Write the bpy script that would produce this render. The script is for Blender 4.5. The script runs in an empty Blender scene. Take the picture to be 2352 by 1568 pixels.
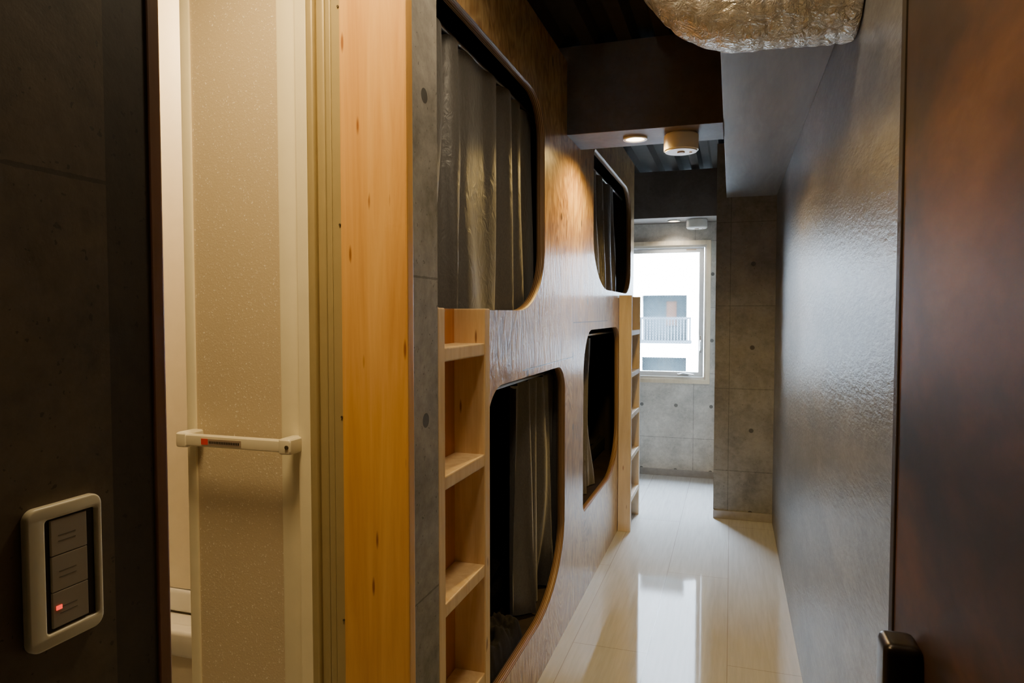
import bpy, bmesh, math, random
from mathutils import Vector, Matrix
random.seed(4)
S=bpy.context.scene
COL=S.collection

# ------------------------------------------------------------------ materials
def new_mat(name):
    m=bpy.data.materials.new(name); m.use_nodes=True
    nt=m.node_tree; nt.nodes.clear()
    out=nt.nodes.new('ShaderNodeOutputMaterial')
    p=nt.nodes.new('ShaderNodeBsdfPrincipled')
    nt.links.new(p.outputs[0],out.inputs[0])
    return m,nt,p,out
def math_(nt,op,a,b=None,c=None):
    n=nt.nodes.new('ShaderNodeMath'); n.operation=op
    for i,v in enumerate((a,b,c)):
        if v is None: continue
        if isinstance(v,(int,float)): n.inputs[i].default_value=v
        else: nt.links.new(v,n.inputs[i])
    return n.outputs[0]
def mixc(nt,fac,a,b,blend='MIX'):
    n=nt.nodes.new('ShaderNodeMix'); n.data_type='RGBA'; n.blend_type=blend
    if isinstance(fac,(int,float)): n.inputs[0].default_value=fac
    else: nt.links.new(fac,n.inputs[0])
    for i,v in ((6,a),(7,b)):
        if isinstance(v,tuple): n.inputs[i].default_value=(*v[:3],1)
        else: nt.links.new(v,n.inputs[i])
    return n.outputs[2]
def noise(nt,vec,scale,detail=5,rough=.6,dist=0.):
    n=nt.nodes.new('ShaderNodeTexNoise')
    n.inputs['Scale'].default_value=scale; n.inputs['Detail'].default_value=detail
    n.inputs['Roughness'].default_value=rough; n.inputs['Distortion'].default_value=dist
    nt.links.new(vec,n.inputs['Vector']); return n.outputs['Fac']
def pos(nt,scale=None):
    g=nt.nodes.new('ShaderNodeNewGeometry')
    if scale is None: return g.outputs['Position']
    m=nt.nodes.new('ShaderNodeVectorMath'); m.operation='MULTIPLY'
    nt.links.new(g.outputs['Position'],m.inputs[0]); m.inputs[1].default_value=scale
    return m.outputs[0]
def ramp(nt,fac,stops):
    r=nt.nodes.new('ShaderNodeValToRGB')
    e=r.color_ramp.elements
    while len(e)<len(stops): e.new(.5)
    for k,(p,c) in zip(e,stops): k.position=p; k.color=(*c,1)
    nt.links.new(fac,r.inputs[0]); return r.outputs[0]
def bump(nt,p,h,strength,dist=.002):
    b=nt.nodes.new('ShaderNodeBump'); b.inputs['Strength'].default_value=strength
    b.inputs['Distance'].default_value=dist
    nt.links.new(h,b.inputs['Height']); nt.links.new(b.outputs[0],p.inputs['Normal'])

def simple(name,c,rough=.5,metal=0,var=.12,nscale=20,bmp=0,coat=0,spec=.5):
    m,nt,p,o=new_mat(name)
    f=noise(nt,pos(nt),nscale)
    col=ramp(nt,f,[(.3,tuple(x*(1-var) for x in c)),(.7,tuple(min(1,x*(1+var)) for x in c))])
    nt.links.new(col,p.inputs['Base Color'])
    p.inputs['Roughness'].default_value=rough; p.inputs['Metallic'].default_value=metal
    p.inputs['Coat Weight'].default_value=coat; p.inputs['Specular IOR Level'].default_value=spec
    if bmp: bump(nt,p,f,bmp)
    return m
def wood(name,c1,c2,stretch=(7,7,.5),rough=.4,bmp=.15,fine=9,coat=0.,knots=False,cmid=None,spec=.5):
    m,nt,p,o=new_mat(name)
    v=pos(nt,stretch)
    a=noise(nt,v,1.6,6,.6,1.2)
    b=noise(nt,v,fine,4,.6,.3)
    f=math_(nt,'ADD',math_(nt,'MULTIPLY',a,.72),math_(nt,'MULTIPLY',b,.28))
    col=ramp(nt,f,[(.33,c1),(.5,cmid or tuple((x+y)/2 for x,y in zip(c1,c2))),(.66,c2)])
    if knots:
        vo=nt.nodes.new('ShaderNodeTexVoronoi'); vo.inputs['Scale'].default_value=1.
        nt.links.new(pos(nt,(40,11,7)),vo.inputs['Vector'])
        k=ramp(nt,vo.outputs['Distance'],[(.0,(1,1,1)),(.07,(1,1,1)),(.15,(0,0,0))])
        gate=math_(nt,'GREATER_THAN',noise(nt,pos(nt,(7,7,2.4)),1.3,2,.5),.505)
        col=mixc(nt,math_(nt,'MULTIPLY',math_(nt,'MULTIPLY',k,gate),.8),col,(.20,.05,.015))
    nt.links.new(col,p.inputs['Base Color'])
    p.inputs['Roughness'].default_value=rough; p.inputs['Coat Weight'].default_value=coat
    p.inputs['Coat Roughness'].default_value=.25; p.inputs['Specular IOR Level'].default_value=spec
    bump(nt,p,f,bmp)
    return m
def concrete(name,c1,c2,axis,line=None,holes=None,rough=.6,zh=1.13,zl=1.40,hp=.54):
    m,nt,p,o=new_mat(name)
    v=pos(nt)
    a=noise(nt,v,4.,8,.68,.4); b=noise(nt,v,40,4,.7)
    f=math_(nt,'ADD',math_(nt,'MULTIPLY',a,.75),math_(nt,'MULTIPLY',b,.25))
    col=ramp(nt,f,[(.36,c1),(.62,c2)])
    pits=noise(nt,v,110,2,.5)
    pm=math_(nt,'GREATER_THAN',pits,.70)
    sp=nt.nodes.new('ShaderNodeSeparateXYZ'); nt.links.new(v,sp.inputs[0])
    c=sp.outputs[axis]; z=sp.outputs[2]
    height=math_(nt,'SUBTRACT',f,math_(nt,'MULTIPLY',pm,.6))
    col=mixc(nt,math_(nt,'MULTIPLY',pm,.6),col,tuple(x*.35 for x in c1))
    if line:
        c0,per=line
        d=math_(nt,'PINGPONG',math_(nt,'ADD',c,-c0+per*40),per/2)
        dz=math_(nt,'PINGPONG',math_(nt,'ADD',z,-zl+hp*40),hp/2)
        wob=math_(nt,'MULTIPLY',noise(nt,v,60,3,.6),.0042)
        l=math_(nt,'MAXIMUM',math_(nt,'LESS_THAN',d,wob),math_(nt,'LESS_THAN',dz,wob))
        height=math_(nt,'SUBTRACT',height,l)
        col=mixc(nt,math_(nt,'MULTIPLY',l,.55),col,tuple(x*.3 for x in c1))
    if holes:
        h0,per=holes
        d=math_(nt,'PINGPONG',math_(nt,'ADD',c,-h0+per*40),per/2)
        dz=math_(nt,'PINGPONG',math_(nt,'ADD',z,-zh+hp*40),hp/2)
        r=math_(nt,'SQRT',math_(nt,'ADD',math_(nt,'MULTIPLY',d,d),math_(nt,'MULTIPLY',dz,dz)))
        h=math_(nt,'LESS_THAN',r,.0145)
        height=math_(nt,'SUBTRACT',height,math_(nt,'MULTIPLY',h,3))
        col=mixc(nt,math_(nt,'MULTIPLY',h,.8),col,tuple(x*.2 for x in c1))
    nt.links.new(col,p.inputs['Base Color']); p.inputs['Roughness'].default_value=rough
    bump(nt,p,height,.35,.003)
    return m
def emis(name,c,s):
    m,nt,p,o=new_mat(name)
    nt.nodes.remove(p); e=nt.nodes.new('ShaderNodeEmission')
    e.inputs[0].default_value=(*c,1); e.inputs[1].default_value=s
    nt.links.new(e.outputs[0],o.inputs[0]); return m

M={}
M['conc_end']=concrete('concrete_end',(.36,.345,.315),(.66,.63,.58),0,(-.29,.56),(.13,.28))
M['conc_pillar_shaded']=concrete('concrete_pillar_shaded',(.15,.147,.138),(.30,.293,.275),0,(-.01,.56),(.13,.28))  # end-wall concrete with the pillar's weaker floor bounce darkened into its colour
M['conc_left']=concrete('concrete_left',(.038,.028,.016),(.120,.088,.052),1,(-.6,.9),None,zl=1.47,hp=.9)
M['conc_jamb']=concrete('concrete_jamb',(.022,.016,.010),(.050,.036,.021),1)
M['conc_stub']=concrete('concrete_stub',(.15,.14,.125),(.40,.375,.345),1,(.9,1.0),(1.22,.8),zh=1.14,zl=1.42,hp=.63)
M['conc_beam']=concrete('concrete_beam',(.065,.05,.04),(.12,.098,.082),0)
M['soffit']=wood('soffit_board',(.17,.168,.165),(.25,.245,.24),(8,1.,8),.5,.1)
M['dark_wall']=simple('dark_wall_paint',(.03,.027,.024),.7)
M['ceil']=simple('dark_deck_steel',(.028,.023,.019),.8,.0,spec=.05)
def facade_mat():
    m,nt,p,o=new_mat('stained_plywood')
    v=pos(nt,(4,3.2,.9))
    a=noise(nt,v,1.6,7,.62,3.0); b=noise(nt,pos(nt,(70,46,7)),2.2,4,.65,.3)
    c=noise(nt,pos(nt,(1.5,1.3,1.4)),1.7,4,.6,.6)
    g=math_(nt,'PINGPONG',math_(nt,'MULTIPLY',noise(nt,pos(nt,(3,2.4,1.1)),1.2,3,.55,1.6),24.),1.)
    f=math_(nt,'ADD',math_(nt,'ADD',math_(nt,'MULTIPLY',a,.28),math_(nt,'MULTIPLY',b,.34)),math_(nt,'ADD',math_(nt,'MULTIPLY',g,.11),math_(nt,'MULTIPLY',c,.28)))
    col=ramp(nt,f,[(.39,(.20,.100,.036)),(.50,(.45,.268,.110)),(.61,(.68,.475,.225))])
    sp=nt.nodes.new('ShaderNodeSeparateXYZ'); nt.links.new(pos(nt),sp.inputs[0])
    Y,Z=sp.outputs[1],sp.outputs[2]
    def near(c,v0): return math_(nt,'LESS_THAN',math_(nt,'ABSOLUTE',math_(nt,'SUBTRACT',c,v0)),.0018)
    def rng(c,a0,b0): return math_(nt,'MULTIPLY',math_(nt,'GREATER_THAN',c,a0),math_(nt,'LESS_THAN',c,b0))
    l=near(Y,2.93)
    for t in (math_(nt,'MULTIPLY',near(Z,1.16),rng(Y,2.17,2.93)),
              math_(nt,'MULTIPLY',near(Z,1.31),rng(Y,2.93,3.8)),
              math_(nt,'MULTIPLY',near(Y,2.17),rng(Z,1.16,1.36))):
        l=math_(nt,'MAXIMUM',l,t)
    vo=nt.nodes.new('ShaderNodeTexVoronoi'); vo.inputs['Scale'].default_value=1.
    nt.links.new(pos(nt,(0.,8.,5.)),vo.inputs['Vector'])
    k=ramp(nt,vo.outputs['Distance'],[(0,(1,1,1)),(.08,(1,1,1)),(.12,(0,0,0))])
    k=math_(nt,'MULTIPLY',k,math_(nt,'GREATER_THAN',noise(nt,pos(nt,(2,2,2)),1.7,2,.5),.46))
    col=mixc(nt,math_(nt,'MAXIMUM',l,math_(nt,'MULTIPLY',k,.85)),col,(.02,.008,.004))
    nt.links.new(col,p.inputs['Base Color'])
    p.inputs['Roughness'].default_value=.30
    p.inputs['Coat Weight'].default_value=.6; p.inputs['Coat Roughness'].default_value=.17
    b1=nt.nodes.new('ShaderNodeBump'); b1.inputs['Strength'].default_value=.9; b1.inputs['Distance'].default_value=.0035
    nt.links.new(math_(nt,'SUBTRACT',f,l),b1.inputs['Height'])
    nt.links.new(b1.outputs[0],p.inputs['Normal']); nt.links.new(b1.outputs[0],p.inputs['Coat Normal'])
    return m
M['facade']=facade_mat()
def ply_edge():
    m,nt,p,o=new_mat('plywood_edge')
    sp=nt.nodes.new('ShaderNodeSeparateXYZ'); nt.links.new(pos(nt),sp.inputs[0])
    d=math_(nt,'PINGPONG',math_(nt,'ADD',sp.outputs[0],5.),.0032)
    col=ramp(nt,math_(nt,'MULTIPLY',d,310),[(.35,(.11,.05,.022)),(.6,(.42,.26,.13))])
    nt.links.new(col,p.inputs['Base Color']); p.inputs['Roughness'].default_value=.5
    return m
M['edge']=ply_edge()
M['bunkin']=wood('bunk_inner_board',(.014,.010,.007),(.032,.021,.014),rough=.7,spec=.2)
M['pine']=wood('pine_board',(.58,.29,.065),(.80,.48,.15),(9,9,.5),.36,.05,knots=True,cmid=(.70,.38,.10))
M['pine_back']=wood('orange_pine_back',(.42,.15,.035),(.64,.29,.08),(9,9,.5),.4,.05)
M['ladder']=wood('ladder_pine',(.70,.46,.20),(.88,.66,.37),(14,14,1.2),.5,.08,knots=True)
M['ladder_pale']=wood('pale_ladder_pine',(.60,.48,.34),(.76,.64,.49),(14,14,1.2),.5,.08,knots=True)
def rwall():
    m,nt,p,o=new_mat('stained_board_wall')
    a=noise(nt,pos(nt,(5,.8,2.2)),2.2,8,.70,.8); b=noise(nt,pos(nt,(70,15,55)),1.6,4,.65)
    c=noise(nt,pos(nt,(1,.6,.9)),1.4,3,.5,.6)
    f=math_(nt,'ADD',math_(nt,'MULTIPLY',a,.45),math_(nt,'ADD',math_(nt,'MULTIPLY',b,.28),math_(nt,'MULTIPLY',c,.27)))
    col=ramp(nt,f,[(.40,(.060,.059,.060)),(.5,(.118,.117,.119)),(.60,(.205,.205,.208))])
    vo=nt.nodes.new('ShaderNodeTexVoronoi'); nt.links.new(pos(nt,(0,1.7,1.5)),vo.inputs['Vector']); vo.inputs['Scale'].default_value=1
    k=ramp(nt,vo.outputs['Distance'],[(0,(1,1,1)),(.02,(1,1,1)),(.035,(0,0,0))])
    col=mixc(nt,math_(nt,'MULTIPLY',k,.7),col,(.015,.012,.01))
    nt.links.new(col,p.inputs['Base Color']); p.inputs['Roughness'].default_value=.34
    p.inputs['Specular IOR Level'].default_value=.7
    bump(nt,p,math_(nt,'ADD',math_(nt,'MULTIPLY',b,.55),math_(nt,'MULTIPLY',a,.45)),.75,.004); return m
M['rwall']=rwall()
def rust():
    m,nt,p,o=new_mat('rusty_brown_door')
    a=noise(nt,pos(nt,(4.5,1.6,2.8)),1.6,4,.55,.3); b=noise(nt,pos(nt,(30,8,16)),1.5,5,.7,.2); c=noise(nt,pos(nt,(12,3.5,7)),1,6,.66,.3)
    f=math_(nt,'ADD',math_(nt,'MULTIPLY',a,.62),math_(nt,'ADD',math_(nt,'MULTIPLY',b,.12),math_(nt,'MULTIPLY',c,.26)))
    col=ramp(nt,f,[(.40,(.014,.008,.005)),(.50,(.036,.017,.009)),(.60,(.085,.034,.014)),(.70,(.14,.062,.028))])
    nt.links.new(col,p.inputs['Base Color']); p.inputs['Roughness'].default_value=.55; p.inputs['Specular IOR Level'].default_value=.25
    bump(nt,p,f,.4,.003); return m
M['door']=rust()
M['darkwood']=simple('dark_frame',(.026,.018,.011),.6,spec=.2)
M['brown']=wood('brown_jamb',(.12,.05,.02),(.24,.11,.045),(10,10,.6),.4,.1)
def floor_mat():
    m,nt,p,o=new_mat('glossy_plank_floor')
    v=pos(nt); sp=nt.nodes.new('ShaderNodeSeparateXYZ'); nt.links.new(v,sp.inputs[0])
    cm=nt.nodes.new('ShaderNodeCombineXYZ'); nt.links.new(sp.outputs[1],cm.inputs[0]); nt.links.new(sp.outputs[0],cm.inputs[1])
    br=nt.nodes.new('ShaderNodeTexBrick'); nt.links.new(cm.outputs[0],br.inputs['Vector'])
    br.inputs['Scale'].default_value=1; br.inputs['Brick Width'].default_value=1.8; br.inputs['Row Height'].default_value=.302
    br.inputs['Mortar Size'].default_value=.0018; br.inputs['Mortar Smooth'].default_value=.2
    br.inputs['Color1'].default_value=(.51,.525,.54,1); br.inputs['Color2'].default_value=(.55,.56,.57,1)
    br.inputs['Mortar'].default_value=(.27,.25,.24,1)
    g=noise(nt,pos(nt,(40,2.5,1)),1.5,5,.6,.3)
    col=mixc(nt,.35,br.outputs['Color'],ramp(nt,g,[(.3,(.40,.40,.40)),(.7,(.64,.65,.65))]))
    nt.links.new(col,p.inputs['Base Color']); p.inputs['Roughness'].default_value=.055
    p.inputs['Specular IOR Level'].default_value=.95
    bump(nt,p,math_(nt,'SUBTRACT',math_(nt,'MULTIPLY',noise(nt,v,3,3,.5),.4),br.outputs['Fac']),.05,.002)
    return m
M['floor']=floor_mat()
M['base']=simple('grey_baseboard',(.33,.315,.31),.45)
M['cream']=simple('cream_resin',(.86,.79,.55),.35,0,.03)
M['bathwall']=simple('bath_panel',(.82,.74,.58),.3,0,.03)
def frosted():
    m,nt,p,o=new_mat('frosted_panel')
    f=noise(nt,pos(nt),260,2,.6); g=math_(nt,'GREATER_THAN',f,.67)
    col=mixc(nt,g,(.62,.52,.345),(.92,.86,.74))
    nt.links.new(col,p.inputs['Base Color']); p.inputs['Roughness'].default_value=.36
    bump(nt,p,f,.5,.001); return m
M['frost']=frosted()
M['alu']=simple('champagne_aluminium',(.48,.39,.19),.35,.3,.04)
M['aludark']=simple('bronze_gasket',(.07,.052,.028),.5,.2)
M['white']=simple('white_plastic',(.78,.76,.70),.35,0,.03)
M['sash']=simple('white_sash_paint',(.74,.75,.75),.35,0,.03)
M['offwhite']=simple('ivory_plastic',(.76,.70,.52),.3,0,.03)
M['casing']=wood('pale_wood_casing',(.56,.46,.32),(.70,.60,.44),(14,14,1),.5,.05)
M['silver']=simple('silver_plastic',(.46,.41,.33),.35,.1,.05)
M['slot']=simple('dark_slot',(.03,.027,.024),.3)
M['faint']=simple('faint_grey_print',(.20,.18,.15),.4)
M['red']=simple('red_print',(.75,.06,.03),.4)
M['pilot']=emis('red_pilot_glow',(1,.06,.03),1.6)
M['greyprint']=simple('grey_print',(.35,.27,.2),.4)
M['handle']=simple('black_bronze',(.018,.013,.011),.3,.6)
M['steel']=simple('brushed_steel',(.5,.5,.5),.3,.9)
M['mattress']=simple('dark_bedding',(.018,.016,.015),.85,0,.3,30,.3,spec=.2)
def curtain_mat():
    m,nt,p,o=new_mat('grey_curtain')
    f=noise(nt,pos(nt,(200,200,60)),2,3,.6)
    nt.links.new(ramp(nt,f,[(.3,(.092,.086,.083)),(.7,(.135,.128,.124))]),p.inputs['Base Color'])
    p.inputs['Roughness'].default_value=.42; p.inputs['Sheen Weight'].default_value=.25; p.inputs['Specular IOR Level'].default_value=.65
    bump(nt,p,noise(nt,pos(nt,(12,12,7)),2,4,.55,1.5),.4,.009); return m
M['curtain']=curtain_mat()
def foil():
    m,nt,p,o=new_mat('foil_duct')
    f=noise(nt,pos(nt,(1,1,1.4)),20,4,.55,1.2)
    r=math_(nt,'ABSOLUTE',math_(nt,'SUBTRACT',f,.5))
    f2=noise(nt,pos(nt),60,3,.5,1.); r2=math_(nt,'ABSOLUTE',math_(nt,'SUBTRACT',f2,.5))
    nt.links.new(ramp(nt,f,[(.3,(.72,.64,.51)),(.7,(.90,.85,.74))]),p.inputs['Base Color'])
    p.inputs['Metallic'].default_value=.5; p.inputs['Roughness'].default_value=.2
    bump(nt,p,math_(nt,'ADD',r,math_(nt,'MULTIPLY',r2,.4)),.9,.02); return m
M['foil']=foil()
M['bldg']=simple('white_render_facade',(.85,.86,.88),.8,0,.04,2)
M['bldgdark']=simple('building_window_glass',(.011,.015,.017),.9,0,.3,1,spec=0)
M['bldgrail']=simple('balcony_grille',(.016,.019,.022),.9,spec=0)
M['orange']=simple('orange_blind',(.022,.013,.010),.9,spec=0)
M['ground']=simple('street_asphalt',(.3,.3,.3),.9)
def glass_mat():
    m,nt,p,o=new_mat('wired_window_glass')
    nt.nodes.remove(p)
    t=nt.nodes.new('ShaderNodeBsdfTransparent'); g=nt.nodes.new('ShaderNodeBsdfGlossy')
    g.inputs['Roughness'].default_value=.03
    mx=nt.nodes.new('ShaderNodeMixShader'); mx.inputs[0].default_value=.06
    nt.links.new(t.outputs[0],mx.inputs[1]); nt.links.new(g.outputs[0],mx.inputs[2])
    d=nt.nodes.new('ShaderNodeBsdfDiffuse'); d.inputs[0].default_value=(.25,.27,.28,1)
    sp=nt.nodes.new('ShaderNodeSeparateXYZ'); nt.links.new(pos(nt),sp.inputs[0])
    u=math_(nt,'ADD',sp.outputs[0],sp.outputs[2]); w=math_(nt,'SUBTRACT',sp.outputs[0],sp.outputs[2])
    a=math_(nt,'LESS_THAN',math_(nt,'PINGPONG',math_(nt,'ADD',u,20),.011),.0010)
    b=math_(nt,'LESS_THAN',math_(nt,'PINGPONG',math_(nt,'ADD',w,20),.011),.0010)
    l=math_(nt,'MAXIMUM',a,b)
    m2=nt.nodes.new('ShaderNodeMixShader'); nt.links.new(l,m2.inputs[0])
    nt.links.new(mx.outputs[0],m2.inputs[1]); nt.links.new(d.outputs[0],m2.inputs[2])
    nt.links.new(m2.outputs[0],o.inputs[0]); return m
M['glass']=glass_mat()
M['lens']=emis('downlight_lens',(1,.78,.5),14)

# ------------------------------------------------------------------ mesh helpers
def put(name,bm,mats,parent=None,smooth=False,kind=None,label=None,cat=None,group=None):
    if not isinstance(mats,(list,tuple)): mats=[mats]
    bmesh.ops.recalc_face_normals(bm,faces=bm.faces)
    xs=[v.co.x for v in bm.verts]; ys=[v.co.y for v in bm.verts]; zs=[v.co.z for v in bm.verts]
    o=Vector(((min(xs)+max(xs))/2,(min(ys)+max(ys))/2,min(zs)))
    for v in bm.verts: v.co-=o
    me=bpy.data.meshes.new(name); bm.to_mesh(me); bm.free()
    for k in mats: me.materials.append(M[k])
    if smooth:
        for f in me.polygons: f.use_smooth=True
        if smooth!='all':
            me.set_sharp_from_angle(angle=math.radians(35))
    ob=bpy.data.objects.new(name,me); COL.objects.link(ob)
    if parent:
        ob.parent=parent
        pl=Vector(parent.location); q=parent.parent
        while q: pl+=Vector(q.location); q=q.parent
        ob.location=o-pl
    else: ob.location=o
    tag(ob,kind,label,cat,group); return ob
def tag(ob,kind=None,label=None,cat=None,group=None):
    if kind: ob['kind']=kind
    if label: ob['label']=label
    if cat: ob['category']=cat
    if group: ob['group']=group
def empty(name,loc,kind=None,label=None,cat=None,group=None):
    e=bpy.data.objects.new(name,None); e.location=loc; e.empty_display_size=.05
    COL.objects.link(e); tag(e,kind,label,cat,group); return e
def merge(bm,t,mi=0):
    for f in t.faces: f.material_index=mi
    me=bpy.data.meshes.new('t'); t.to_mesh(me); t.free()
    bm.from_mesh(me); bpy.data.meshes.remove(me)
def bx(bm,x0,x1,y0,y1,z0,z1,bev=0,mi=0,seg=2):
    t=bmesh.new(); bmesh.ops.create_cube(t,size=1)
    for v in t.verts:
        v.co=Vector(((x0+x1)/2+v.co.x*(x1-x0),(y0+y1)/2+v.co.y*(y1-y0),(z0+z1)/2+v.co.z*(z1-z0)))
    if bev: bmesh.ops.bevel(t,geom=t.edges[:],offset=bev,segments=seg,affect='EDGES',profile=.6)
    merge(bm,t,mi)
def box(name,x0,x1,y0,y1,z0,z1,mat,bev=0,**k):
    bm=bmesh.new(); bx(bm,x0,x1,y0,y1,z0,z1,bev); return put(name,bm,mat,**k)
def cyl(bm,c,axis,r,h,seg=40,mi=0,bev=0,r2=None):
    t=bmesh.new(); bmesh.ops.create_cone(t,cap_ends=True,segments=seg,radius1=r,radius2=r if r2 is None else r2,depth=h)
    if bev:
        es=[e for e in t.edges if abs(e.verts[0].co.z-e.verts[1].co.z)<1e-6]
        bmesh.ops.bevel(t,geom=es,offset=bev,segments=3,affect='EDGES')
    R={'z':Matrix.Identity(3),'x':Matrix.Rotation(math.pi/2,3,'Y'),'y':Matrix.Rotation(-math.pi/2,3,'X')}[axis]
    for v in t.verts: v.co=R@v.co+Vector(c)
    merge(bm,t,mi)
def rr(a0,a1,b0,b1,r,n=10):
    """rounded rectangle; r scalar or [(ra,rb)]*4 for bl,br,tr,tl"""
    if isinstance(r,(int,float)): r=[(r,r)]*4
    pts=[]
    C=[(a0,b0,1,1,180),(a1,b0,-1,1,270),(a1,b1,-1,-1,0),(a0,b1,1,-1,90)]
    for (a,b,sa,sb,st),(ra,rb) in zip(C,r):
        ca=a+sa*ra; cb=b+sb*rb
        for i in range(n+1):
            t=math.radians(st+90*i/n)
            pts.append((ca+ra*math.cos(t),cb+rb*math.sin(t)))
    return pts
def plate(outer,holes,plane,d0,d1,bevel=0):
    """extruded outline with holes -> bmesh ; plane 'yz' (depth x), 'xz' (depth y), 'xy' (depth z)"""
    cu=bpy.data.curves.new('c','CURVE'); cu.dimensions='2D'; cu.fill_mode='BOTH'
    cu.extrude=abs(d1-d0)/2-bevel; cu.bevel_depth=bevel; cu.bevel_resolution=2
    if bevel: cu.offset=-bevel
    for loop in [outer]+holes:
        s=cu.splines.new('POLY'); s.points.add(len(loop)-1); s.use_cyclic_u=True
        for p,(a,b) in zip(s.points,loop): p.co=(a,b,0,1)
    ob=bpy.data.objects.new('c',cu); COL.objects.link(ob)
    dg=bpy.context.evaluated_depsgraph_get(); dg.update()
    me=bpy.data.meshes.new_from_object(ob.evaluated_get(dg))
    bpy.data.objects.remove(ob); bpy.data.curves.remove(cu)
    bm=bmesh.new(); bm.from_mesh(me); bpy.data.meshes.remove(me)
    bmesh.ops.remove_doubles(bm,verts=bm.verts,dist=1e-5)
    mid=(d0+d1)/2
    for v in bm.verts:
        a,b,c=v.co
        v.co=Vector((mid+c,a,b)) if plane=='yz' else Vector((a,mid+c,b)) if plane=='xz' else Vector((a,b,mid+c))
    for f in bm.faces: f.material_index=0
    return bm
def tube(bm,pts,rad,seg=16,mi=0,cap=True):
    P=[Vector(p) for p in pts]; n=len(P)
    if not hasattr(rad,'__len__'): rad=[rad]*n
    rings=[]; up=None
    for i in range(n):
        t=(P[min(i+1,n-1)]-P[max(i-1,0)]).normalized()
        if up is None:
            up=Vector((0,1,0)) if abs(t.y)<.9 else Vector((0,0,1))
        u=(up-t*up.dot(t)).normalized(); w=t.cross(u); up=u
        rings.append([bm.verts.new(P[i]+(u*math.cos(a)+w*math.sin(a))*rad[i]) for a in [2*math.pi*j/seg for j in range(seg)]])
    for i in range(n-1):
        for j in range(seg):
            f=bm.faces.new((rings[i][j],rings[i][(j+1)%seg],rings[i+1][(j+1)%seg],rings[i+1][j])); f.material_index=mi
    if cap:
        for r in (rings[0],rings[-1]):
            f=bm.faces.new(r); f.material_index=mi
    return rings

ST='structure'
XB=-.66; XR=.265; CZ=2.45; YP=4.67; YW=5.78
# ------------------------------------------------------------------ room shell
box('floor',-2.1,.45,-1.3,YW+.15,-.12,0,'floor',kind=ST,label='pale glossy wood plank floor',cat='floor')
bm=bmesh.new()
x=-2.1; prof=[]
while x<.45:
    prof+= [(x,CZ),(x+.055,CZ),(x+.075,CZ+.05),(x+.13,CZ+.05)]; x+=.15
prof.append((.45,CZ)); prof+=[(.45,CZ+.12),(-2.1,CZ+.12)]
va=[bm.verts.new((a,-1.3,b)) for a,b in prof]; vb=[bm.verts.new((a,YW+.15,b)) for a,b in prof]
n=len(prof)
for i in range(n): bm.faces.new((va[i],va[(i+1)%n],vb[(i+1)%n],vb[i]))
bm.faces.new(va); bm.faces.new(vb)
put('ceiling',bm,'ceil',kind=ST,label='dark ribbed steel deck ceiling',cat='ceiling')
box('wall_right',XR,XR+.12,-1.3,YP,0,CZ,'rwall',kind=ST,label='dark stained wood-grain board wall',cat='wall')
box('wall_pillar',-.101,XR+.12,YP,YW,0,CZ,'conc_pillar_shaded',kind=ST,label='board-formed concrete pillar with tie holes',cat='wall')
WX0,WX1,WZ0,WZ1=-.93,-.163,.775,1.945
bm=plate([(-2.1,0),(XR+.12,0),(XR+.12,CZ),(-2.1,CZ)],[[(WX0,WZ0),(WX1,WZ0),(WX1,WZ1),(WX0,WZ1)]],'xz',YW,YW+.15)
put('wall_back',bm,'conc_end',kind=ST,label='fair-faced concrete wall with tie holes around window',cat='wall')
box('wall_far_left',-2.1,-1.95,.489,YW,0,CZ,'conc_end',kind=ST,label='concrete outer wall behind the bunks',cat='wall')
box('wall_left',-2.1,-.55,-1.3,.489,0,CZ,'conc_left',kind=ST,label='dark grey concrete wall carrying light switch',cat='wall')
box('wall_front',-.55,XR,-1.3,-1.15,0,CZ,'dark_wall',kind=ST,label='dark painted entrance wall',cat='wall')
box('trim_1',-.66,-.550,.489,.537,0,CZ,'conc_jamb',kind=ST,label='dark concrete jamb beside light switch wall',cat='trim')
box('trim_2',-.66,-.548,.537,.553,0,CZ,'brown',.002,kind=ST,label='brown wooden jamb edge strip',cat='trim')
box('wall_stub',-.70,-.57,1.162,1.28,0,CZ,'conc_stub',.002,kind=ST,label='narrow concrete wall end with tie holes',cat='wall')
box('trim_3',-.705,-.566,1.135,1.162,0,CZ,'pine',.004,kind=ST,label='honey pine board cladding the wall end',cat='trim')
box('trim_4',-.78,-.04,2.80,3.07,2.09,CZ,'conc_beam',.003,kind=ST,label='dark concrete cross beam below ceiling',cat='beam')
box('trim_5',-1.95,-.101,5.43,YW,2.09,CZ,'conc_beam',.003,kind=ST,label='dark concrete beam above the window',cat='beam')
box('trim_6',-.04,XR,1.95,YP,2.10,CZ,'soffit',.002,kind=ST,label='grey boxed-in soffit along the wall top',cat='soffit')
box('baseboard_back',-1.95,-.101,YW-.012,YW,0,.055,'base',.002,kind=ST,label='grey vinyl baseboard under window',cat='baseboard')
box('baseboard_pillar',-.101,XR,YP-.012,YP,0,.055,'base',.002,kind=ST,label='grey vinyl baseboard on pillar',cat='baseboard')

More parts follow.
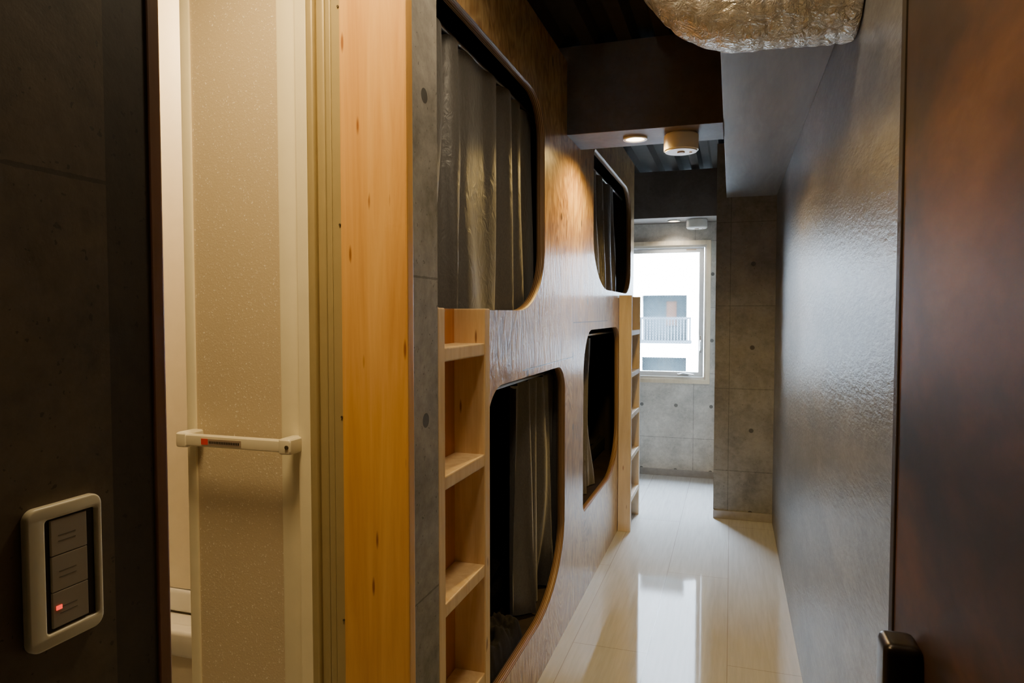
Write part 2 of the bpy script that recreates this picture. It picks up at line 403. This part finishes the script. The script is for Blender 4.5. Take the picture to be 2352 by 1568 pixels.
# bathroom shell
bm=bmesh.new()
bx(bm,-1.95,-.82,1.76,1.79,0,2.39); put('wall_bath_back',bm,'bathwall',kind=ST,label='cream bathroom panel wall',cat='wall')
box('wall_bath_side',-.84,-.81,1.27,1.76,0,2.39,'bathwall',kind=ST,label='cream bathroom side panel',cat='wall')
box('wall_bath_far',-1.95,-1.92,1.27,1.76,0,2.39,'bathwall',kind=ST,label='cream bathroom far side panel',cat='wall')
box('ceiling_bath',-1.95,-.81,1.27,1.79,2.39,2.42,'bathwall',kind=ST,label='cream bathroom ceiling panel',cat='ceiling')
box('wall_bath_lintel',-1.95,-.705,1.17,1.27,2.32,CZ,'conc_left',kind=ST,label='concrete lintel above bathroom door',cat='wall')
box('wall_bath_front',-1.95,-1.50,1.17,1.27,0,2.32,'conc_left',kind=ST,label='concrete wall beside bathroom door',cat='wall')

# ------------------------------------------------------------------ window
win=empty('window_1',(-.55,YW,WZ0),ST,'white framed wired-glass window in pale wood casing','window')
def ring(x0,x1,z0,z1,w,y0,y1,bev=.002):
    return plate([(x0,z0),(x1,z0),(x1,z1),(x0,z1)],[[(x0+w,z0+w),(x1-w,z0+w),(x1-w,z1-w),(x0+w,z1-w)]],'xz',y0,y1)
put('casing',ring(WX0+.001,WX1-.001,WZ0+.001,WZ1-.001,.034,YW-.025,YW+.13),'casing',win,label='pale wood casing')
put('window_frame',ring(WX0+.035,WX1-.035,WZ0+.035,WZ1-.035,.016,YW+.0,YW+.09),'white',win,label='white outer frame')
sash=put('sash',ring(WX0+.055,WX1-.055,WZ0+.055,WZ1-.055,.038,YW+.008,YW+.06),'sash',win,label='white sash frame')
box('glass_pane',WX0+.088,WX1-.088,YW+.033,YW+.037,WZ0+.088,WZ1-.088,'glass',parent=win,label='wired clear glass')
bm=bmesh.new(); bx(bm,WX1-.085,WX1-.065,YW-.014,YW+.008,1.03,1.17,.004); tube(bm,[(WX1-.075,YW-.014,1.13),(WX1-.075,YW-.037,1.12),(WX1-.075,YW-.042,1.05)],.007,10)
put('window_latch',bm,'steel',win,True,label='metal latch')
bm=bmesh.new(); bx(bm,-.42,-.33,YW-.016,YW+.008,.838,.854,.003); tube(bm,[(-.40,YW-.016,.852),(-.37,YW-.032,.860),(-.29,YW-.032,.850)],.006,10)
put('window_crank',bm,'steel',win,True,label='metal opening crank')
box('window_sticker',-.36,-.28,YW+.0065,YW+.0079,1.868,1.876,'greyprint',parent=win,label='tiny grey printed sticker')

# outside building
bld=empty('neighbouring_building',(-1,14,-4),None,'white rendered building with balconies across the street','building')
def hole(x0,x1,z0,z1): return [(x0,z0),(x1,z0),(x1,z1),(x0,z1)]
H=[hole(-1.75,-.85,.80,1.72),hole(-1.75,-.85,-.35,.47),hole(-3.6,-2.4,.80,1.72),hole(-3.6,-2.4,-.35,.47),hole(.3,1.5,.8,1.72),hole(-1.75,-.85,3.4,4.4),hole(-3.6,-2.4,3.4,4.4)]
put('facade_wall',plate([(-9,-4),(7,-4),(7,7),(-9,7)],H,'xz',14,14.4),'bldg',bld)
box('window_glazing',-8.9,6.9,14.45,14.5,-3.9,6.9,'bldgdark',parent=bld,label='dark glazing behind openings')
for (x0,x1,z0) in ((-1.85,-.75,.82),(-1.85,-.75,-.33)):
    bm=bmesh.new(); bx(bm,x0,x1,13.7,14,z0-.06,z0,mi=0)
    for i in range(19):
        xx=x0+.02+i*(x1-x0-.04)/18; bx(bm,xx-.016,xx+.016,13.72,13.74,z0,z0+.42)
    bx(bm,x0,x1,13.71,13.75,z0+.42,z0+.46)
    put('balcony',bm,'bldgrail',bld,label='grey barred balcony')
box('orange_blind',-1.28,-1.08,14.40,14.44,1.1,1.6,'orange',parent=bld,label='orange blind')
box('street',-14,14,6.3,20,-4.2,-4.0,'ground',label='grey asphalt street outside',cat='street',kind=ST)

# ------------------------------------------------------------------ bunk
bunk=empty('bunk_bed',(-1.2,3.1,0),None,'stained plywood capsule bunk block with rounded openings','bunk bed')
FY0,FY1=1.285,4.85
op=[rr(1.33,2.446,1.36,2.125,[(.2,.2),(.32,.22),(.16,.14),(.1,.1)],14),
    rr(1.82,2.78,.205,1.135,[(.14,.14),(.42,.30),(.12,.11),(.14,.12)],14),
    rr(3.38,4.70,1.48,2.175,[(.42,.26),(.24,.16),(.22,.16),(.06,.06)],14),
    rr(3.15,4.236,.40,1.27,[(.05,.05),(.40,.28),(.16,.14),(.2,.22)],14)]
bm=plate([(FY0,0),(FY1,0),(FY1,2.39),(FY0,2.39)],op,'yz',XB-.03,XB)
bmesh.ops.recalc_face_normals(bm,faces=bm.faces)
for f in bm.faces:
    if abs(f.normal.x)<.5: f.material_index=1
put('front_panel',bm,['facade','edge'],bunk,label='stained plywood front panel with four rounded openings')
bm=bmesh.new()
bx(bm,-1.93,-1.90,1.81,4.84,0.001,2.35)
bx(bm,-1.90,-.80,1.81,1.84,0.001,2.35); bx(bm,-.80,-.69,1.79,1.815,0.001,1.17); bx(bm,-.80,-.69,1.29,1.32,0.001,2.35); bx(bm,-.80,-.78,1.32,1.81,0.001,2.35)
bx(bm,-1.90,-.69,2.95,2.98,0.001,2.35); bx(bm,-1.90,-.69,4.81,4.84,0.001,2.35)
bx(bm,-1.90,-.80,1.84,4.81,2.32,2.35); bx(bm,-.78,-.69,1.32,2.95,2.32,2.35)
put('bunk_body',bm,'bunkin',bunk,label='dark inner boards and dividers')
bm=bmesh.new()
bx(bm,-1.90,-.69,1.84,2.95,1.17,1.345); bx(bm,-.78,-.69,1.32,1.84,1.17,1.345)
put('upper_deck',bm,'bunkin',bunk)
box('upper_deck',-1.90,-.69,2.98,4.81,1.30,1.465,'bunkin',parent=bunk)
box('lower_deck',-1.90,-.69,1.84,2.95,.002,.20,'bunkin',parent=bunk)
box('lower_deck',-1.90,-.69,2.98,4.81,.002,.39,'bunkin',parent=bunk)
for (y0,y1,z) in ((1.33,2.94,2.105),(2.99,4.80,2.145),(1.85,2.94,1.105),(2.99,4.80,1.235)):
    bm=bmesh.new(); tube(bm,[(-.74,y0,z),(-.74,(y0+y1)/2,z),(-.74,y1,z)],.008,12)
    put('curtain_rod',bm,'steel',bunk,True,label='thin metal curtain rod')
def mattress(name,y0,y1,z,lab,x1=-.84):
    bm=bmesh.new(); bx(bm,-1.86,x1,y0,y1,z,z+.10,.03,seg=3)
    t=bmesh.new(); NX,NY=26,26
    g=[[t.verts.new((-1.8+.94*i/NX, y0+.08+(y1-y0-.2)*j/NY, z+.125+.03*math.sin(i*.7+j*.5)+.02*math.sin(j*1.3)*math.cos(i*.9))) for j in range(NY+1)] for i in range(NX+1)]
    for i in range(NX):
        for j in range(NY): t.faces.new((g[i][j],g[i+1][j],g[i+1][j+1],g[i][j+1]))
    merge(bm,t,0)
    return put(name,bm,'mattress',smooth=True,label=lab,cat='bedding')
mattress('mattress',1.86,2.93,.20,'dark mattress with rumpled dark blanket in bunk')
mattress('mattress',3.00,4.78,.39,'dark mattress with blanket in bunk')
from mathutils import noise as mn
bm=bmesh.new(); NX,NY=34,60; g=[]
for i in range(NX+1):
    row=[]
    for j in range(NY+1):
        u=i/NX; v=j/NY
        e=min(u,1-u,v,1-v)*7; e=min(1,e)
        hgt=.075*e**.5*(1+.6*mn.noise(Vector((u*3,v*6,2)))+.6*abs(mn.noise(Vector((u*7,v*14,5)))))
        row.append(bm.verts.new((-.835+.138*u,1.86+.43*v,.202+max(0,hgt))))
    g.append(row)
for i in range(NX):
    for j in range(NY): bm.faces.new((g[i][j],g[i+1][j],g[i+1][j+1],g[i][j+1]))
put('blanket',bm,'mattress',smooth='all',label='rumpled dark blanket at the edge of lower bunk',cat='blanket')
def curtain(y0,y1,z0,z1,waves,amp,seed,lab,X=-.737):
    r=random.Random(seed); NY=int(waves*22); NZ=40
    ph=[r.uniform(0,6.28) for _ in range(8)]
    bm=bmesh.new(); g=[]
    for i in range(NY+1):
        u=i/NY; row=[]
        for j in range(NZ+1):
            v=j/NZ
            uu=u+.055*math.sin(2.1*6.28*u+ph[0])+.025*math.sin(4.1*6.28*u+ph[1])+.03*math.sin(2.2*v+ph[6])*(1-v)
            th=2*math.pi*waves*uu
            drift=1.3*math.sin(2.6*v+ph[2]+u*7)*(1-v)
            a=amp*(.6+.4*(1-v))*(1+.5*math.sin(6.28*u*2.3+ph[3]+1.5*v))
            s=math.sin(th+drift)
            x=X+a*s+.09*a*math.sin(2.7*th+ph[4]+3*v)
            x=min(x,-.697)
            y=y0+(y1-y0)*u+.2*a*math.sin(2*th+ph[5])
            y=max(y0,min(y1,y))
            top=z1-.014*(.5-.5*math.cos(th))
            z=z0+(top-z0)*v
            row.append(bm.verts.new((x,y,z)))
        g.append(row)
    for i in range(NY):
        for j in range(NZ): bm.faces.new((g[i][j],g[i+1][j],g[i+1][j+1],g[i][j+1]))
    return put('curtain',bm,'curtain',smooth='all',label=lab,cat='curtain',group='grey curtains of the bunks')
curtain(1.34,2.53,1.35,2.095,6,.018,11,'dark grey satin curtain drawn across bunk opening',-.728)
curtain(3.50,4.34,1.47,2.135,8,.030,2,'dark grey curtain gathered to one side of upper opening')
curtain(2.30,2.93,.205,1.095,5,.030,8,'dark grey curtain bunched to one side of lower opening',-.74)
curtain(3.18,3.80,.395,1.225,6,.028,5,'dark grey curtain gathered to the side of lower opening',-.765)
def ladder(y0,y1,top,rz,lab,mat='ladder',back=False,x1=-.572):
    L=empty('bunk_ladder',(-.615,(y0+y1)/2,0),None,lab,'ladder','pine ladders on the bunks')
    for a in (y0,y1-.035):
        box('stile',-.6575,x1,a,a+.035,0,top,mat,.003,parent=L)
    for z in rz:
        box('rung',-.653,x1-.001,y0+.035,y1-.035,z,z+.030,mat,.003,parent=L)
    if back: box('back_board',-.6585,-.6535,y0+.035,y1-.035,0,top,'pine_back',parent=L,label='orange pine backing board')
ladder(1.285,1.60,1.362,(1.248,.975,.700,.427,.152),'pale pine ladder fixed beside concrete wall end',back=True)
ladder(4.19,4.62,1.462,(1.215,.955,.695,.435,.175),'pale pine ladder near the window end of bunks','ladder_pale',x1=-.580)

# ------------------------------------------------------------------ bath door
bd=empty('door_1',(-1.1,1.21,0),ST,'cream bathroom sliding door with frosted panel and aluminium frame','door')
DT=2.30
bm=bmesh.new()
bx(bm,-.734,-.7055,1.152,1.262,0,DT,.004,0,3); bx(bm,-.737,-.734,1.162,1.262,0,DT,0,1)
bx(bm,-.750,-.737,1.158,1.262,0,DT,.003,0); bx(bm,-.757,-.750,1.172,1.262,0,DT,0,1)
bx(bm,-.778,-.757,1.168,1.262,0,DT,.008,0,4); bx(bm,-.796,-.778,1.160,1.262,0,DT,.007,0,4)
bx(bm,-.826,-.796,1.166,1.262,0,DT,.004,2)
bx(bm,-1.50,-1.44,1.155,1.262,0,DT,.004,0); bx(bm,-1.44,-.826,1.155,1.262,DT-.05,DT,.003,0)
put('door_frame',bm,['alu','aludark','cream'],bd,label='champagne aluminium frame profiles')
for z in (.35,.75,1.15,1.52,1.93):
    bm=bmesh.new(); cyl(bm,(-.716,1.1515,z),'y',.0022,.003,12)
    put('frame_screw',bm,'aludark',bd,label='small frame screw')
def leaf(x0,x1,y,nm):
    bm=bmesh.new()
    bx(bm,x0,x0+.024,y-.014,y+.014,.02,DT-.055,.004); bx(bm,x1-.050,x1,y-.014,y+.014,.02,DT-.055,.005)
    bx(bm,x0+.024,x1-.05,y-.013,y+.013,.02,.09,.002); bx(bm,x0+.024,x1-.05,y-.013,y+.013,DT-.11,DT-.055,.002)
    lf=put(nm,bm,'cream',bd,True,label='cream resin door leaf frame')
    box('frosted_panel',x0+.022,x1-.048,y-.009,y+.006,.085,DT-.105,'frost',parent=lf,label='frosted beige resin panel')
    return lf
lf=leaf(-1.118,-.828,1.195,'door_leaf')
leaf(-1.10,-.84,1.232,'door_leaf')
bm=bmesh.new()
hx0,hx1,hz=-1.10,-.818,1.088
bx(bm,hx0+.015,hx1-.015,1.130,1.146,hz-.012,hz+.013,.006,seg=3)
for c in (hx0,hx1-.03):
    bx(bm,c,c+.03,1.128,1.181,hz-.016,hz+.016,.008,seg=3)
hd=put('door_handle',bm,'offwhite',lf,True,label='ivory bar handle')
bm=bmesh.new(); cyl(bm,(hx1-.008,1.1275,hz),'y',.004,.003,14); put('handle_screw',bm,'aludark',hd)
bm=bmesh.new(); bx(bm,-1.033,-1.016,1.1288,1.1301,hz-.006,hz+.006,0,0); bx(bm,-1.016,-.935,1.1288,1.1301,hz-.006,hz+.006,0,1)
for i in range(18): bx(bm,-1.013+i*.0042,-1.0105+i*.0042,1.1283,1.1289,hz-.003,hz+.002,0,2)
put('handle_sticker',bm,['red','greyprint','slot'],hd,label='small red and brown warning sticker')
tb=empty('bathtub',(-1.55,1.6,0),None,'cream bathtub with rounded rim and recessed apron','bathtub')
put('tub_rim',plate(rr(-1.915,-1.18,1.50,1.757,.05),[rr(-1.87,-1.23,1.55,1.735,.06)],'xy',.385,.46,.012),'white',tb,'all')
box('tub_apron',-1.91,-1.2,1.52,1.545,0,.39,'bathwall',.004,parent=tb)
put('tub_basin',plate(rr(-1.88,-1.22,1.546,1.74,.06),[],'xy',.36,.38),'white',tb)

# ------------------------------------------------------------------ brown entrance door
ed=empty('door_2',(.22,.55,0),ST,'rust-brown stained entrance door standing open','door')
box('door_leaf',.201,.241,.06,.960,.01,2.1,'door',.002,parent=ed,label='rust-brown textured door leaf')
box('door_edge',.199,.243,.960,.982,.01,2.1,'darkwood',.002,parent=ed,label='black edge strip')
bm=bmesh.new()
bx(bm,.163,.201,.815,.865,.85,.990,.012,seg=5)
put('door_handle',bm,'handle',ed,True,label='black bronze block handle')

# ------------------------------------------------------------------ light switch
d_=-.009
sw=empty('light_switch',(-.548,.4445+d_,1.067),None,'ivory wall switch plate with grey rockers and red pilot lamp','light switch')
put('switch_plate',plate(rr(.409+d_,.479+d_,1.068,1.189,.010),[rr(.425+d_,.473+d_,1.080,1.177,.003)],'yz',-.55,-.542,.002),'offwhite',sw,'all')
box('rocker_bed',-.5498,-.5455,.4255+d_,.4725+d_,1.081,1.176,'slot',parent=sw)
for z0 in (1.083,1.1140,1.145):
    box('rocker',-.5455,-.5432,.4305+d_,.4640+d_,z0,z0+.0303,'silver',.0006,parent=sw,label='grey rocker')
    for k in range(2):
        box('rocker_label',-.5432,-.5430,.437+d_,.453+d_,z0+.011+k*.005,z0+.0118+k*.005,'faint',parent=sw,label='tiny faint printed line')
box('pilot_lamp',-.5433,-.5424,.4335+d_,.4385+d_,1.098,1.1015,'pilot',parent=sw,label='glowing red pilot lamp')

# ------------------------------------------------------------------ ceiling devices
def detector(x,y,z,r,h,lab):
    e=empty('smoke_detector',(x,y,z-h),None,lab,'smoke detector','round white ceiling detectors')
    bm=bmesh.new(); cyl(bm,(x,y,z-h/2),'z',r,h,48,0,.006); put('detector_body',bm,'white',e,True)
    bm=bmesh.new(); cyl(bm,(x,y,z-h-.002),'z',r*.22,.006,32,0,.001); put('detector_sensor',bm,'greyprint',e,True,label='grey sensor')
    bm=bmesh.new(); cyl(bm,(x+r*.55,y+.01,z-h-.001),'z',.006,.004,16); put('indicator_lamp',bm,'greyprint',e,True,label='small grey dot')
detector(-.208,2.935,2.09,.070,.072,'round white detector under the cross beam')
detector(-.27,5.60,2.09,.080,.07,'round white detector under beam by window')
def downlight(x,y,z,r,lab,power,col=(1,.66,.34),size=2.3,soft=.035):
    e=empty('downlight',(x,y,z-.006),None,lab,'downlight','round recessed downlights')
    put('trim_ring',plate(rr(x-r,x+r,y-r,y+r,r*.999,16),[rr(x-r*.8,x+r*.8,y-r*.8,y+r*.8,r*.8*.999,16)],'xy',z-.008,z),'white',e)
    bm=bmesh.new(); cyl(bm,(x,y,z-.002),'z',r*.8,.003,32); put('lamp_lens',bm,'lens',e)
    l=bpy.data.lights.new('downlight_lamp','SPOT'); l.energy=power; l.color=col; l.spot_size=size; l.spot_blend=.6; l.shadow_soft_size=soft
    o=bpy.data.objects.new('downlight_lamp',l); COL.objects.link(o); o.location=(0,0,-.014); o.parent=e
downlight(-.397,2.935,2.09,.05,'small warm recessed downlight in cross beam',70,(1,.65,.20),2.8)
downlight(-.447,5.60,2.09,.05,'small warm recessed downlight in beam by window',12,(1,.92,.8))
downlight(-.66,.76,2.45,.05,'warm recessed downlight above the entrance',100,(1,.71,.34),2.7,.22)
downlight(-.25,1.30,2.45,.05,'added warm fill light in the corridor ceiling, unseen',27,(1,.80,.52),2.8,.1)  # unseen fill fixture, added to brighten the ladder, facade and near corridor

# ------------------------------------------------------------------ duct
path=[]
N1=16; UZ=.012
for i in range(N1): path.append((.262-(.262-.05)*i/N1,1.75,2.12+UZ))
for i in range(41):
    a=math.pi/2*i/40; path.append((.05-.16*math.sin(a),1.75,2.28+UZ-.16*math.cos(a)))
for i in range(1,10): path.append((-.11,1.75,2.28+UZ+.153*i/9))
P=[Vector(p) for p in path]; L=[0]
for i in range(1,len(P)): L.append(L[-1]+(P[i]-P[i-1]).length)
K=150; fine=[]
for k in range(K+1):
    s_=L[-1]*k/K; i=max(0,min(len(L)-2,next((j for j in range(len(L)-1) if L[j+1]>=s_),len(L)-2)))
    t=(s_-L[i])/(L[i+1]-L[i]); fine.append(P[i].lerp(P[i+1],t))
bm=bmesh.new()
rings=tube(bm,fine,[.150+.0028*abs(math.sin(math.pi*k/8)) for k in range(K+1)],96)
for i,r_ in enumerate(rings):
    c=fine[i]
    for v in r_:
        d=(v.co-c).normalized()
        v.co+=d*(mn.noise(v.co*9)*.006+abs(mn.noise(v.co*30))*-.003)
        v.co.x=min(v.co.x,XR); v.co.z=min(v.co.z,CZ)
put('ventilation_duct',bm,'foil',smooth='all',label='crinkled foil-wrapped flexible duct bending from ceiling to wall',cat='duct')

# ------------------------------------------------------------------ lights
def light(name,kind,loc,energy,col,size=.2,rot=None,**k):
    l=bpy.data.lights.new(name,kind); l.energy=energy; l.color=col
    if kind=='AREA': l.size=size; l.shape=k.get('shape','SQUARE'); 
    else: l.shadow_soft_size=size
    if 'sy' in k: l.shape='RECTANGLE'; l.size_y=k['sy']
    o=bpy.data.objects.new(name,l); COL.objects.link(o); o.location=loc
    if rot: o.rotation_euler=rot
    return o
light('bath_ceiling_lamp','POINT',(-1.45,1.5,2.25),28,(1,.75,.44),.06)
p_=light('window_portal','AREA',((WX0+WX1)/2,YW+.16,(WZ0+WZ1)/2),1,(1,1,1),WX1-WX0,(-math.pi/2,0,0),sy=WZ1-WZ0)
p_.data.cycles.is_portal=True
w=bpy.data.worlds.new('World'); S.world=w; w.use_nodes=True
bg=w.node_tree.nodes['Background']; bg.inputs[0].default_value=(.68,.84,1,1); bg.inputs[1].default_value=255

# ------------------------------------------------------------------ camera
cam=bpy.data.cameras.new('camera'); co=bpy.data.objects.new('camera',cam); COL.objects.link(co)
cam.lens=24; cam.sensor_width=36; cam.clip_start=.02
co.location=(0,0,1.35); co.rotation_euler=(math.radians(90-2.34),0,math.radians(17.82))
S.camera=co
